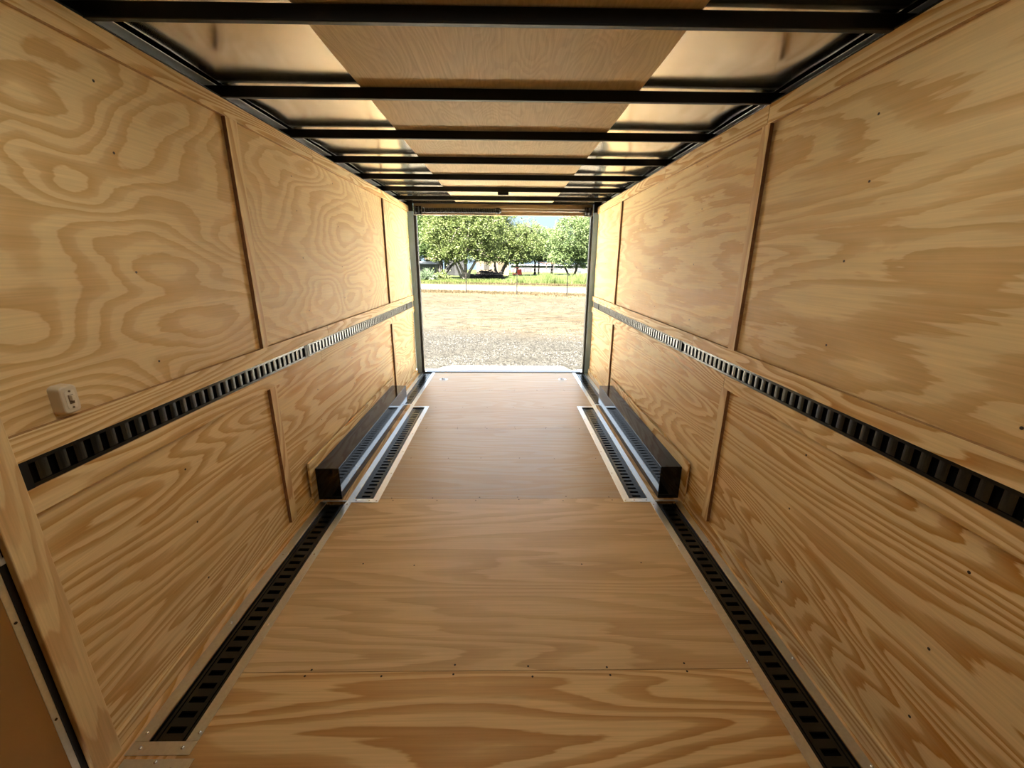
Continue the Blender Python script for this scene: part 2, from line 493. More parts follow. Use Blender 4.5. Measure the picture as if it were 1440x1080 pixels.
trim('aluminium trim framing the track beside the right wheel box',
     [(.786, .832, 2.393, 4.285), (.957, .997, 2.393, 4.285), (.832, .957, 2.393, 2.434), (.832, .957, 4.248, 4.285)],
     srow(.800, 2.41, 4.26) + [(.86, 2.412), (.94, 2.412)])
trim('aluminium trim framing the short left track at the rear doorway',
     [(-1.049, -1.008, 4.287, 5.735), (-1.215, -1.173, 4.335, 5.735), (-1.173, -1.049, 4.330, 4.358)], srow(-1.03, 4.34, 5.68))
trim('aluminium trim framing the short right track at the rear doorway',
     [(.957, 1.001, 4.287, 5.735), (1.126, 1.166, 4.335, 5.735), (1.001, 1.126, 4.330, 4.358)], srow(.978, 4.34, 5.68))
trim('flat aluminium plate across the floor before the left side door post',
     [(-1.205, -.985, .80, .935)], [(-1.20 + .02, .905), (-1.04, .905), (-1.10, .925)], 'aluminium trims round the floor tracks')
for L in (1, 0):
    s = -1 if L else 1
    x0, x1 = (-1.20, -1.046) if L else (.999, 1.150)
    bm = bmesh.new()
    bx(bm, x0, x1, 2.396, 2.411, .0042, .0075)
    tag(obj('end_bracket', bm, M['rail_metal'], None, .001), 'narrow dark metal strip on floor at near end of the %s wheel box' % ('left' if L else 'right'), 'bracket', 'metal strips before the wheel boxes')

# wheel boxes ------------------------------------------------------------------
def wheel_box(x0, x1, y0, y1, h, label):
    root = empty('wheel_box', (x0, y0, .001)); tag(root, label, 'wheel well box', 'black metal wheel boxes')
    W, Ln = x1 - x0, y1 - y0
    bm = bmesh.new(); bx(bm, 0, W, 0, Ln, 0.0, h)
    obj('cover', bm, M['box'], root, .004, seg=3)
    box('near_end_plate', (.003, W - .003, -.0015, .0, .003, h - .004), M['box'], root)
    return root
wheel_box(-1.2375, -1.084, 2.43, 4.32, .227, 'long black metal wheel box standing on the floor against left wall')
wheel_box(1.027, 1.1665, 2.44, 4.315, .232, 'long black metal wheel box standing on the floor against right wall')

# D-rings -----------------------------------------------------------------------
def dring(x, y, label):
    root = empty('floor_ring', (x, y, 0)); tag(root, label, 'tie-down ring', 'recessed tie-down rings near the doorway')
    bm = bmesh.new()
    prof = [(.058, .0012), (.056, .004), (.046, .0042), (.036, .0015), (.0, .0012)]
    n = 24; rings = []
    for r, z in prof[:-1]:
        rings.append([bm.verts.new((r * math.cos(2 * math.pi * k / n), r * .95 * math.sin(2 * math.pi * k / n), z)) for k in range(n)])
    for i in range(len(rings) - 1):
        for k in range(n): bm.faces.new((rings[i][k], rings[i][(k + 1) % n], rings[i + 1][(k + 1) % n], rings[i + 1][k]))
    bm.faces.new(rings[-1])
    obj('pan', bm, M['zinc'], root, smooth=True)
    bm = bmesh.new()
    tube(bm, [(.024 * math.cos(a), .024 * math.sin(a), .007) for a in [2 * math.pi * k / 16 for k in range(17)]], .0045, 6)
    obj('ring', bm, M['zinc'], root, smooth=True)
    box('clip', (-.028, -.012, -.008, .008, .002, .013), M['black_steel'], root)
dring(-.835, 5.37, 'small round zinc tie-down ring in floor at left of the doorway')
dring(.768, 5.38, 'small round zinc tie-down ring in floor at right of the doorway')

# ceiling ------------------------------------------------------------------------
ceil = empty('ceiling'); struct(ceil, 'trailer roof of bright metal sheet with a plywood panel down the middle')
def sheet(x0, x1, seed):
    bm = bmesh.new(); rnd = random.Random(seed)
    nx, ny = 16, 176
    ph = [rnd.uniform(0, 6.28) for _ in range(30)]
    am = [rnd.uniform(.6, 1.3) for _ in range(30)]
    g = []
    y0 = YB
    for j in range(ny + 1):
        y = y0 + (5.80 - y0) * j / ny
        row = []
        bay = int(math.floor((y - 1.488) / .6096)); u = ((y - 1.488) / .6096) % 1
        for i in range(nx + 1):
            x = x0 + (x1 - x0) * i / nx
            v = i / nx
            q = bay % 30
            z = 2.256 - .014 * am[q] * math.sin(math.pi * u) * math.sin(math.pi * v) ** .7 * (1 if rnd else 1)
            z += .0034 * math.sin(math.pi * u) * math.sin(v * 7 + ph[q]) * am[(q + 3) % 30]
            z += .0026 * math.sin(2 * math.pi * u + ph[(q + 7) % 30]) * math.sin(math.pi * u) * math.sin(v * 4 + ph[(q + 5) % 30])
            row.append(bm.verts.new((x, y, z)))
        g.append(row)
    for j in range(ny):
        for i in range(nx):
            bm.faces.new((g[j][i], g[j][i + 1], g[j + 1][i + 1], g[j + 1][i]))
    o = obj('roof_sheet', bm, M['roof_metal'], ceil, smooth=True)
    return o
sheet(-1.238, -.60, 1); sheet(.56, 1.191, 2)
box('roof_skin', (XL - .09, XR + .09, YB, 5.82, 2.275, 2.285), M['void'], ceil)
LU, LD = (.64, .53, .34), (.50, .39, .24)
for i, (a, b) in enumerate(((YB, .87), (.87, 3.31), (3.31, 5.66))):
    bm = bmesh.new()
    n = 48
    # the thin panel sags a little between the beams
    rows = []
    for j in range(n + 1):
        y = a + .002 + (b - a - .004) * j / n
        u = ((y - 1.488) / .6096) % 1
        z = 2.2505 - .0035 * math.sin(math.pi * u) ** 2
        rows.append([bm.verts.new((x, y, zz)) for x, zz in ((-.636, z), (.588, z), (.588, z + .003), (-.636, z + .003))])
    for j in range(n):
        for k in range(4): bm.faces.new((rows[j][k], rows[j][(k + 1) % 4], rows[j + 1][(k + 1) % 4], rows[j + 1][k]))
    bm.faces.new(rows[0]); bm.faces.new(rows[-1][::-1])
    obj('centre_panel', bm, wood('luan_%d' % i, 1, 140 + i * 2.7, light=LU, dark=LD, ring=16, al=1.0, ac=4.5, ragged=.3, amount=.55, rough=.55), ceil, smooth=False)
for L in (1, 0):
    x0, x1 = (-1.326, -1.255) if L else (1.208, 1.256)
    box('side_rail', (x0, x1, YB, 5.66, 2.2465, 2.2495), M['rail_metal'], ceil, .0005)
    x0, x1 = (XL - T, XL + .004) if L else (XR - .004, XR + T)
    box('edge_bead', (x0, x1, YB, 5.66, 2.2055, 2.2090), M['black_steel'], ceil)

for ly in (1.05, .40):
    box('light_panel', (-.80, .74, ly - .20, ly + .20, 2.2365, 2.2440), M['ivory'], ceil, .001)  # unseen housing made up to go with each added fill light

names = ['nearest to the camera, across the top of the picture', 'second from the camera', 'third from the camera', 'fourth from the camera',
         'fifth from the camera', 'sixth from the camera, carrying a small lamp', 'last before the rear doorway']
for i, y in enumerate((1.486, 2.092, 2.70, 3.32, 3.93, 4.55, 5.15)):
    bm = bmesh.new()
    z0, z1 = 2.2035, 2.2475
    bx(bm, XL - .075, XR + .075, y, y + .025, z0, z1)
    o = obj('roof_beam', bm, M['black_steel'], None, .004, seg=3)
    tag(o, 'black steel roof beam, ' + names[i], 'roof beam', 'black steel beams across the ceiling')

lamp = empty('ceiling_lamp', (-.03, 4.50, 2.205)); tag(lamp, 'small dark unlit lamp fixed under the sixth roof beam', 'lamp')
bm = bmesh.new(); bx(bm, -.055, .055, .035, .085, -.030, -.004); obj('lamp_body', bm, M['black_steel'], lamp, .004)
box('lens', (-.048, .048, .042, .080, -.034, -.0302), plain('lamp_lens', (.5, .48, .42), .2, nz=.05), lamp, .001)

# rear doorway --------------------------------------------------------------------
dr = empty('door_1'); struct(dr, 'open rear doorway of the trailer with steel jambs')
box('jamb', (-1.262, -1.190, 5.705, 5.80, -.10, 2.14), M['jamb'], dr, .003)
box('jamb', (1.128, 1.195, 5.705, 5.80, -.10, 2.14), M['jamb'], dr, .003)
box('jamb_seal', (-1.190, -1.157, 5.715, 5.79, -.02, 2.10), M['rubber'], dr, .003)
box('jamb_seal', (1.100, 1.128, 5.715, 5.79, -.02, 2.10), M['rubber'], dr, .003)
box('header_panel', (-1.19, 1.13, 5.735, 5.80, 2.105, 2.28), M['brownpanel'], dr, .002)
box('header_channel', (-1.190, 1.128, 5.690, 5.735, 2.236, 2.272), M['black_steel'], dr, .003)
box('corner_block', (-1.34, -1.192, 5.700, 5.735, 2.142, 2.272), M['black_steel'], dr, .002)
box('corner_block', (1.130, 1.27, 5.700, 5.735, 2.142, 2.272), M['black_steel'], dr, .002)
box('sill', (-1.15, 1.09, 5.74, 5.83, -.12, .010), plain('sill_steel', (.25, .27, .30), .4, .6), dr, .004)
box('sill_gap', (XL, XR, 5.7355, 5.7395, -.1, .006), M['rubber'], dr)

sp = empty('torsion_spring', (0, 5.64, 2.145)); tag(sp, 'black coiled torsion spring on a long shaft above the rear doorway', 'spring')
bm = bmesh.new(); pts = []
turns = 60
for k in range(turns * 8 + 1):
    a = 2 * math.pi * k / 8; pts.append((-1.02 + .90 * k / (turns * 8), .026 * math.cos(a), .026 * math.sin(a)))
tube(bm, pts, .0072, 5); obj('coil', bm, M['black_steel'], sp, smooth=True)
bm = bmesh.new(); tube(bm, [(-1.078, 0, 0), (1.008, 0, 0)], .008, 12); obj('shaft', bm, plain('dull_shaft_steel', (.20, .18, .16), .4, .8), sp, smooth=True)
bm = bmesh.new(); tube(bm, [(-.13, 0, 0), (-.11, 0, 0), (-.085, 0, 0), (-.06, 0, 0)], [.034, .040, .036, .018], 16); obj('winding_cone', bm, M['black_steel'], sp)
bm = bmesh.new(); tube(bm, [(-1.06, 0, 0), (-1.03, 0, 0)], [.034, .034], 16); obj('anchor_cone', bm, M['black_steel'], sp)
bm = bmesh.new(); tube(bm, [(-.11, .0, .030), (1.005, .0, .022)], .0022, 6); obj('cable', bm, M['alu'], sp)
for s in (-1, 1):
    br = empty('spring_bracket', (s * 1.09 - .035, 5.64, 2.145)); tag(br, 'black cable drum bracket above %s corner of the rear doorway' % ('left' if s < 0 else 'right'), 'bracket', 'drum brackets above the doorway')
    box('bracket_plate', (-.045 , .045, .045, .060, -.055, .055), M['black_steel'], br, .003)
    box('bearing_arm', (s * .030 - .004, s * .030 + .004, -.03, .046, -.050, .050), M['black_steel'], br, .002)
    bm = bmesh.new(); tube(bm, [(-.03 - s * .01, 0, 0), (-.02 - s * .01, 0, 0), (.0 - s * .01, 0, 0), (.012 - s * .01, 0, 0)], [.045, .034, .034, .045], 20); obj('cable_drum', bm, M['black_steel'], br)
    bm = bmesh.new(); tube(bm, [(-.045, .01, -.052), (.045, .01, -.048)], .004, 6); obj('bracket_rod', bm, M['alu'], br)

# ramp -------------------------------------------------------------------------------
bm = bmesh.new()
a, b = (5.835, -.03), (8.07, -.475)
top = [(-1.16, a[0], a[1]), (1.10, a[0], a[1]), (1.10, 7.60, a[1] + (b[1] - a[1]) * .79), (1.05, b[0], b[1]), (-1.10, b[0], b[1]), (-1.16, 7.60, a[1] + (b[1] - a[1]) * .79)]
prism(bm, [(x, y, z) for x, y, z in top], (0, 0, -.025))
ramp_o = obj('ramp', bm, wood('ramp_ply', 0, 150, light=(.72, .66, .50), dark=(.60, .52, .36), ring=8))
tag(ramp_o, 'lowered plywood loading ramp outside the rear doorway', 'ramp')

# side door at the left edge ----------------------------------------------------------
sd = empty('door_2'); struct(sd, 'closed tan side door in the left wall at the picture edge')
box('door_panel', (-1.30, -1.2625, -.10, .858, .02, 2.16), M['doorpanel'], sd, .002)
box('door_edge_trim', (-1.2640, -1.2615, .8565, .8735, .015, 2.16), M['alu'], sd, .0005)
box('door_seal', (-1.31, -1.2620, .8740, .915, -.02, 2.20), M['rubber'], sd, .003)
box('seal_lip', (-1.2620, -1.2560, .893, .897, -.02, 2.20), M['rubber'], sd, .0015)
bm = bmesh.new(); tube(bm, [(-1.259, .8815, .80), (-1.259, .8815, .86), (-1.259, .8815, .92)], .0035, 8); obj('latch_rod', bm, M['rail_metal'], sd, smooth=True)
box('latch_catch', (-1.262, -1.256, .875, .890, .785, .802), M['rail_metal'], sd, .001)
for z_ in (.28, .62):
    bm = bmesh.new(); tube(bm, [(-1.2618, .864, z_), (-1.2600, .864, z_)], .0035, 10); obj('trim_screw', bm, M['nail'], sd)
struct(box('wall_left_front', (-1.32, -1.255, YB, -.10, -.02, 2.2), wood('left_front', 1, 8.8)), 'front part of the left wall beside the closed side door')

# light switch --------------------------------------------------------------------------
sw = empty('light_switch', (XL - T, 1.128, 1.140)); tag(sw, 'ivory plastic surface mounted light switch on left wall above the track', 'light switch')
def rrect(w_, h_, r, n=6):
    out = []
    for cx, cz, a0 in ((w_ / 2 - r, h_ / 2 - r, 0), (-w_ / 2 + r, h_ / 2 - r, 90), (-w_ / 2 + r, -h_ / 2 + r, 180), (w_ / 2 - r, -h_ / 2 + r, 270)):
        for k in range(n + 1):
            a = math.radians(a0 + 90 * k / n); out.append((cx + r * math.cos(a), cz + r * math.sin(a)))
    return out
bm = bmesh.new()
rings = []
for x, sc in ((0, 1.0), (.022, .97), (.030, .93), (.032, .86)):
    rings.append([bm.verts.new((x, yy * sc, zz * sc)) for yy, zz in rrect(.050, .084, .013)])
n = len(rings[0])
for i in range(3):
    for k in range(n): bm.faces.new((rings[i][k], rings[i][(k + 1) % n], rings[i + 1][(k + 1) % n], rings[i + 1][k]))
bm.faces.new(rings[-1]); bm.faces.new(rings[0][::-1])
obj('housing', bm, M['ivory'], sw, smooth=False)
bm = bmesh.new()
prism(bm, [(.0323, y * .8, z * .8) for y, z in rrect(.034, .064, .006)], (.0012, 0, 0))
obj('face_plate', bm, plain('ivory_plate', (.78, .72, .60), .3), sw)
box('toggle', (.0336, .0430, -.005, .005, -.003, .012), M['ivory'], sw, .001)
box('toggle_slot', (.0335, .0342, -.007, .007, -.013, .013), M['ivory_dark'], sw)
for zz in (-.0235, .0235):
    bm = bmesh.new(); tube(bm, [(.0335, 0, zz), (.0348, 0, zz)], .003, 10); obj('screw', bm, M['ivory_dark'], sw)

# ------------------------------------------------------------------ outside
G = -.50
def gpt(px, y):    # helper used for laying out the far things: lateral position for a bearing
    return (px - 711.5) / 604 * y

def ground_mat():
    m, t, b = newmat('yard_ground')
    c = t.nodes.new('ShaderNodeTexCoord'); sp_ = t.nodes.new('ShaderNodeSeparateXYZ')
    t.links.new(c.outputs['Object'], sp_.inputs[0])
    v1 = mapping(t, (1, 1, 1))
    wob = noise(t, v1, .35, 3, .6)
    # distance across the yard, skewed like the track, with ragged borders
    d = math_(t, 'ADD', sp_.outputs['Y'], math_(t, 'MULTIPLY', sp_.outputs['X'], .36))
    d = math_(t, 'ADD', d, math_(t, 'MULTIPLY', math_(t, 'SUBTRACT', wob, .5), 2.2))
    dn = math_(t, 'DIVIDE', d, 60)
    sand = ramp(t, noise(t, mapping(t, (.6, 1.5, 1)), 3.6, 6, .78), [(.40, (0.010, 0.0078, 0.0045)), (.50, (0.024, 0.0202, 0.0132)), (.64, (0.034, 0.0303, 0.0212))])
    sand2 = ramp(t, noise(t, mapping(t, (.25, .6, 1)), 1.0, 4, .6), [(.45, (.98, .98, .98)), (.70, (.86, .72, .56))])
    sand = mix(t, 1.0, sand, sand2, 'MULTIPLY')
    vo = t.nodes.new('ShaderNodeTexVoronoi'); vo.inputs['Scale'].default_value = 26; t.links.new(v1, vo.inputs['Vector'])
    sp2 = t.nodes.new('ShaderNodeSeparateColor'); t.links.new(vo.outputs['Color'], sp2.inputs[0])
    grav = ramp(t, sp2.outputs[0], [(0, (0.00375, 0.0034, 0.00265)), (.35, (0.00916, 0.00816, 0.00624)), (.7, (0.016, 0.0147, 0.0114)), (1, (0.0257, 0.0238, 0.02))])
    tuft = ramp(t, noise(t, v1, 4, 5, .7), [(.35, (0.0213, 0.0149, 0.00637)), (.6, (0.0382, 0.0298, 0.0181))])
    road = ramp(t, noise(t, v1, 2.5, 5, .7), [(.3, (0.0328, 0.0295, 0.0241)), (.6, (0.043, 0.0396, 0.0337))])
    dry = ramp(t, noise(t, v1, 3, 5, .7), [(.35, (0.0213, 0.0213, 0.00637)), (.6, (0.0425, 0.0371, 0.0159))])
    green = ramp(t, noise(t, v1, 2, 5, .7), [(.3, (0.0117, 0.0213, 0.00382)), (.6, (0.0245, 0.0361, 0.00744)), (.8, (0.0404, 0.0382, 0.0159))])
    def step(p, w_): return ramp(t, dn, [((p - w_) / 60, (0, 0, 0)), ((p + w_) / 60, (1, 1, 1))])
    col = mix(t, step(12.0, .9), grav, sand)
    col = mix(t, step(26.5, 1.3), col, tuft)
    col = mix(t, step(30.5, .8), col, road)
    col = mix(t, step(37.5, .5), col, dry)
    col = mix(t, step(42, 1.2), col, green)
    # unseen white ground, added near the door and sides to bounce light inside
    ax_ = math_(t, 'ABSOLUTE', sp_.outputs['X'])
    wb = math_(t, 'MULTIPLY', math_(t, 'SUBTRACT', wob, .5), .5)
    near = math_(t, 'LESS_THAN', math_(t, 'ADD', sp_.outputs['Y'], wb), 7.9)
    side = math_(t, 'MULTIPLY', math_(t, 'GREATER_THAN', math_(t, 'ADD', ax_, wb), 3.2), math_(t, 'LESS_THAN', math_(t, 'ADD', sp_.outputs['Y'], wb), 12.5))
    side2 = math_(t, 'MULTIPLY', math_(t, 'GREATER_THAN', math_(t, 'ADD', ax_, wb), 6.4), math_(t, 'LESS_THAN', math_(t, 'ADD', sp_.outputs['Y'], wb), 25))
    bounce = math_(t, 'MAXIMUM', near, math_(t, 'MAXIMUM', side, side2))
    white = ramp(t, noise(t, v1, 2.2, 4, .6), [(.3, (.78, .75, .66)), (.7, (.86, .83, .74))])
    col = mix(t, bounce, col, white)
    t.links.new(col, b.inputs['Base Color'])
    b.inputs['Roughness'].default_value = .95; b.inputs['Specular IOR Level'].default_value = .1
    hh = math_(t, 'ADD', vo.outputs['Distance'], noise(t, v1, 9, 4, .7))
    t.links.new(bump(t, hh, .7, .03), b.inputs['Normal'])
    return m
bm = bmesh.new(); rnd = random.Random(5)
nx, ny = 60, 90
gr = []
for j in range(ny + 1):
    y = 5 + 115 * (j / ny) ** 1.7 if j else -12
    row = []
    for i in range(nx + 1):
        x = (i / nx - .5) * (30 + y * 1.1)
        row.append(bm.verts.new((x, y, G + (rnd.uniform(-.02, .02) if 8.5 < y < 60 else 0))))
    gr.append(row)
for j in range(ny):
    for i in range(nx): bm.faces.new((gr[j][i], gr[j][i + 1], gr[j + 1][i + 1], gr[j + 1][i]))
gro = obj('ground', bm, ground_mat(), smooth=True)
struct(gro, 'pale dusty yard with gravel, dry grass, a light track and green grass')

# gravel stones
bm = bmesh.new(); rnd = random.Random(8)
for k in range(4200):
    y = 8.2 + (rnd.random() ** 1.25) * 4.6; x = rnd.uniform(-2.6, 2.6) * y / 9
    r = rnd.uniform(.008, .022)
    a0 = rnd.uniform(0, 6.28)
    ring = [bm.verts.new((x + r * math.cos(a0 + a) * rnd.uniform(.7, 1.2), y + r * math.sin(a0 + a) * rnd.uniform(.7, 1.2), G - .004)) for a in (0, 1.57, 3.14, 4.71)]
    tp = bm.verts.new((x + rnd.uniform(-.3, .3) * r, y + rnd.uniform(-.3, .3) * r, G + r * rnd.uniform(.5, 1.1)))
    for i in range(4): bm.faces.new((ring[i], ring[(i + 1) % 4], tp))
mst, t, b = newmat('gravel_stone')
oi = mapping(t, (1, 1, 1))
t.links.new(ramp(t, noise(t, oi, 45, 1, .5), [(.3, (0.00474, 0.00417, 0.00364)), (.5, (0.0142, 0.0129, 0.0104)), (.7, (0.0273, 0.0257, 0.0221))]), b.inputs['Base Color']); b.inputs['Roughness'].default_value = .9
tag(obj('gravel', bm, mst), 'loose pale gravel on ground beyond the ramp', 'gravel', kind='stuff')

def leafmat(name, c0, c1, c2=None):
    m, t, b = newmat(name)
    v = mapping(t, (1, 1, 1))
    n = noise(t, v, 1.6, 5, .75)
    st = [(.35, c0), (.55, c1)]
    if c2: st.append((.72, c2))
    col = ramp(t, n, st)
    t.links.new(col, b.inputs['Base Color']); b.inputs['Roughness'].default_value = .6; b.inputs['Specular IOR Level'].default_value = .2
    tr = t.nodes.new('ShaderNodeBsdfTranslucent'); t.links.new(col, tr.inputs[0])
    mx = t.nodes.new('ShaderNodeMixShader'); mx.inputs[0].default_value = .35
    out = t.nodes['Material Output']
    t.links.new(b.outputs[0], mx.inputs[1]); t.links.new(tr.outputs[0], mx.inputs[2]); t.links.new(mx.outputs[0], out.inputs[0])
    return m

def blades(name, n, area, h, wd, mat, label, cat, seed, lean=.3, dens=None):
    bm = bmesh.new(); rnd = random.Random(seed)
    for k in range(n):
        x, y = area(rnd)
        hh = h * rnd.uniform(.5, 1.15) * (min(1, max(.25, (x / y * 604 + 711.5 - 690) / 55)) * (.75 + .25 * math.sin(x * 1.7)) if name == 'tall_grass' else 1); a = rnd.uniform(0, 6.28); w2 = wd * rnd.uniform(.6, 1.2)
        dx, dy = math.cos(a) * w2, math.sin(a) * w2
        lx, ly = rnd.uniform(-lean, lean) * hh, rnd.uniform(-lean, lean) * hh
        bm.faces.new([bm.verts.new(p) for p in ((x - dx, y - dy, G - .02), (x + dx, y + dy, G - .02), (x + lx, y + ly, G + hh))])
    me = bpy.data.meshes.new(name); bm.to_mesh(me); bm.free(); me.materials.append(mat)
    o = bpy.data.objects.new(name, me); C.objects.link(o)
    return tag(o, label, cat, kind='stuff')
M['grass'] = leafmat('green_grass', (0.0268, 0.0433, 0.00765), (0.0574, 0.0723, 0.0172), (0.096, 0.0944, 0.0344))
M['tall'] = leafmat('tall_green_grass', (.035, .052, .013), (.072, .092, .028), (.11, .12, .052))
M['dry'] = leafmat('dry_grass', (0.0325, 0.0225, 0.00875), (0.06, 0.045, 0.0225), (0.075, 0.06, 0.0325))
def skew(y, x): return y - .36 * x * .35
blades('tall_grass', 12000, lambda r: (lambda y: (gpt(r.uniform(684, 842), y), y + r.uniform(-.2, .2)))(r.uniform(42.5, 50)), .95, .035, M['tall'], 'tall light green grass standing beyond the track at right', 'grass', 21, lean=.2)
blades('low_grass', 7000, lambda r: (lambda y: (gpt(r.uniform(578, 705), y), y))(r.uniform(41, 52)), .26, .04, M['grass'], 'low patchy green grass under the trees at left', 'grass', 22)
blades('dry_tuft', 5200, lambda r: (lambda px: (lambda y: (gpt(px, y), y))(30.2 - (px - 600) * .013 + r.gauss(0, .8)))(r.uniform(580, 842)), .13, .02, M['dry'], 'brown dry grass tufts along the foot of the wire fence', 'grass', 23)
blades('dry_verge', 5000, lambda r: (lambda px: (lambda y: (gpt(px, y), y))(41.5 - (px - 600) * .018 + abs(r.gauss(0, 1.3))))(r.uniform(580, 842)), .20, .03, M['dry'], 'yellow dry verge along the far side of the track', 'grass', 24)
blades('straw', 3800, lambda r: (r.uniform(-4.6, 4.6), r.uniform(12.5, 28)), .045, .012, M['dry'], 'short straw scattered over the pale yard', 'straw', 25, lean=1.4)

# wire fence ---------------------------------------------------------------------------
fe = empty('wire_fence', (0, 0, G)); tag(fe, 'thin wire fence on slim steel posts between yard and track', 'fence')
mp = plain('fence_post_steel', (.008, .006, .005), .8, nz=.2, spec=.1)
mwire = plain('weathered_wire', (.035, .035, .033), .7, nz=.2, spec=.1)
fps = [(-6.25, 30.4), (-2.69, 28.83), (.72, 27.6), (3.86, 26.6), (7.1, 25.4)]
for x, y in fps:
    bm = bmesh.new(); bx(bm, -.028, .028, -.004, .004, -.3, 1.36); bx(bm, -.004, .004, .004, .036, -.3, 1.36)
    p = obj('fence_post', bm, mp, fe); p.location = (x, y, 0)
for z in (.25, .6, .95, 1.28):
    bm = bmesh.new(); tube(bm, [(x, y - .008, z) for x, y in fps], .0028, 4)
    obj('wire', bm, mwire, fe)

# trees ---------------------------------------------------------------------------------
def barkmat(name, c0, c1):
    m, t, b = newmat(name)
    t.links.new(ramp(t, noise(t, mapping(t, (3, 3, .8)), 3, 4, .7), [(.35, c0), (.65, c1)]), b.inputs['Base Color']); b.inputs['Roughness'].default_value = .9
    return m
M['bark'] = barkmat('grey_bark', (0.054, 0.0432, 0.0336), (0.144, 0.12, 0.0936))
M['bark_dark'] = barkmat('dark_bark', (0.009, 0.007, 0.006), (0.025, 0.02, 0.017))
LV = [leafmat('leaf_yellow_green', (0.0229, 0.0379, 0.00838), (0.0639, 0.0828, 0.021), (0.123, 0.134, 0.0523)),
      leafmat('leaf_mid_green', (0.0172, 0.0342, 0.00838), (0.0491, 0.0782, 0.021), (0.0929, 0.118, 0.049)),
      leafmat('leaf_fresh_green', (0.0217, 0.039, 0.011), (0.0651, 0.0915, 0.0294), (0.114, 0.131, 0.059))]
def tree(name, label, x, y, stems, blobs, n, leaf, bark, seed, leafsize=.098, twigs=26, group='trees beyond the track'):
    root = empty(name, (x, y, G)); tag(root, label, 'tree', group)
    rnd = random.Random(seed)
    ends = []
    for pts, r0 in stems:
        bm = bmesh.new()
        P_ = [Vector(p) for p in pts]
        fine = []
        for i in range(len(P_) - 1):
            for k in range(4): fine.append(P_[i].lerp(P_[i + 1], k / 4) + Vector((rnd.uniform(-1, 1), rnd.uniform(-1, 1), 0)) * r0 * .25)
        fine.append(P_[-1])
        fine[0] = P_[0] - Vector((0, 0, .1))
        nn = len(fine)
        tube(bm, fine, [r0 * (1.25 if i == 0 else 1) * (1 - .72 * i / (nn - 1)) for i in range(nn)], 8)
        obj('trunk', bm, bark, root, smooth=True)
        ends += fine[len(fine) // 3:]
    bm = bmesh.new()
    for k in range(twigs):
        b_ = rnd.choice(blobs); c = Vector(b_[0]); s_ = Vector(b_[1])
        e = min(ends, key=lambda q: (q - c).length + rnd.uniform(0, 2))
        d = Vector((rnd.uniform(-1, 1), rnd.uniform(-1, 1), rnd.uniform(-.7, 1)))
        tip = c + Vector((d.x * s_.x, d.y * s_.y, d.z * s_.z)) * .95
        mid = e.lerp(tip, .5) + Vector((rnd.uniform(-.4, .4), rnd.uniform(-.4, .4), rnd.uniform(-.2, .5)))
        tube(bm, [e, e.lerp(mid, .5), mid, mid.lerp(tip, .6), tip], [.07, .055, .04, .028, .012], 5)
    obj('branches', bm, bark, root, smooth=True)
    bm = bmesh.new()
    wts = [b_[1][0] * b_[1][2] * (b_[2] if len(b_) > 2 else 1) for b_ in blobs]
    # leaves grow in small sprays
    nspr = n // 14
    for k in range(nspr):
        b_ = rnd.choices(blobs, wts)[0]; c = Vector(b_[0]); s_ = Vector(b_[1])
        while True:
            d = Vector((rnd.uniform(-1, 1), rnd.uniform(-1, 1), rnd.uniform(-1, 1)))
            if .15 < d.length < 1: break
        d = d.normalized() * (d.length ** .5)
        q = c + Vector((d.x * s_.x, d.y * s_.y, d.z * s_.z))
        dirv = Vector((rnd.uniform(-1, 1), rnd.uniform(-1, 1), rnd.uniform(-.8, .6))).normalized()
        for j in range(14):
            pq = q + dirv * rnd.uniform(0, .7) + Vector((rnd.gauss(0, .13), rnd.gauss(0, .13), rnd.gauss(0, .13)))
            a = Vector((rnd.uniform(-1, 1), rnd.uniform(-1, 1), rnd.uniform(-1, 1))).normalized()
            b2 = a.orthogonal().normalized()
            l = leafsize * rnd.uniform(.6, 1.3); w2 = l * .45
            bm.faces.new([bm.verts.new(pq + v_) for v_ in (-a * l, b2 * w2, a * l, -b2 * w2)])
    me = bpy.data.meshes.new('foliage'); bm.to_mesh(me); bm.free(); me.materials.append(leaf)
    o = bpy.data.objects.new('foliage', me); C.objects.link(o); o.parent = root
    return root

tree('spreading_tree', 'broad grey-stemmed tree with many spreading stems, centre left beyond the track', gpt(652, 50), 50,
     [([(0, 0, 0), (-.1, 0, 1.0), (-.9, .1, 2.6), (-2.0, 0, 4.6), (-2.8, 0, 6.2)], .20), ([(.15, .1, 0), (.2, .1, 1.1), (.3, 0, 3.0), (.1, 0, 5.0), (.4, 0, 7.2)], .24),
      ([(.3, 0, 0), (.7, 0, 1.0), (1.9, .2, 2.8), (2.6, .2, 4.6), (3.9, 0, 6.5)], .20), ([(-.2, 0, 0), (-.7, -.3, 1.4), (-1.2, -.5, 3.0), (-1.0, -.5, 5.4)], .15),
      ([(.1, -.1, 0), (.9, -.4, 1.3), (1.6, -.5, 2.2), (1.7, -.5, 4.0), (2.2, -.5, 5.6)], .14)],
     [((0, 0, 5.6), (3.6, 2.2, 2.4)), ((-2.6, 0, 5.4), (2.0, 1.6, 2.2)), ((2.6, 0, 5.5), (2.2, 1.8, 2.3)), ((0, -.6, 3.3), (3.0, 1.4, 1.2), .8), ((-2.2, 0, 3.2), (1.8, 1.2, 1.1), .9), ((2.4, 0, 3.0), (1.6, 1.2, 1.0), .7), ((0, 0, 8.2), (3.6, 2, 1.6))],
     58000, LV[0], M['bark'], 31, twigs=150)
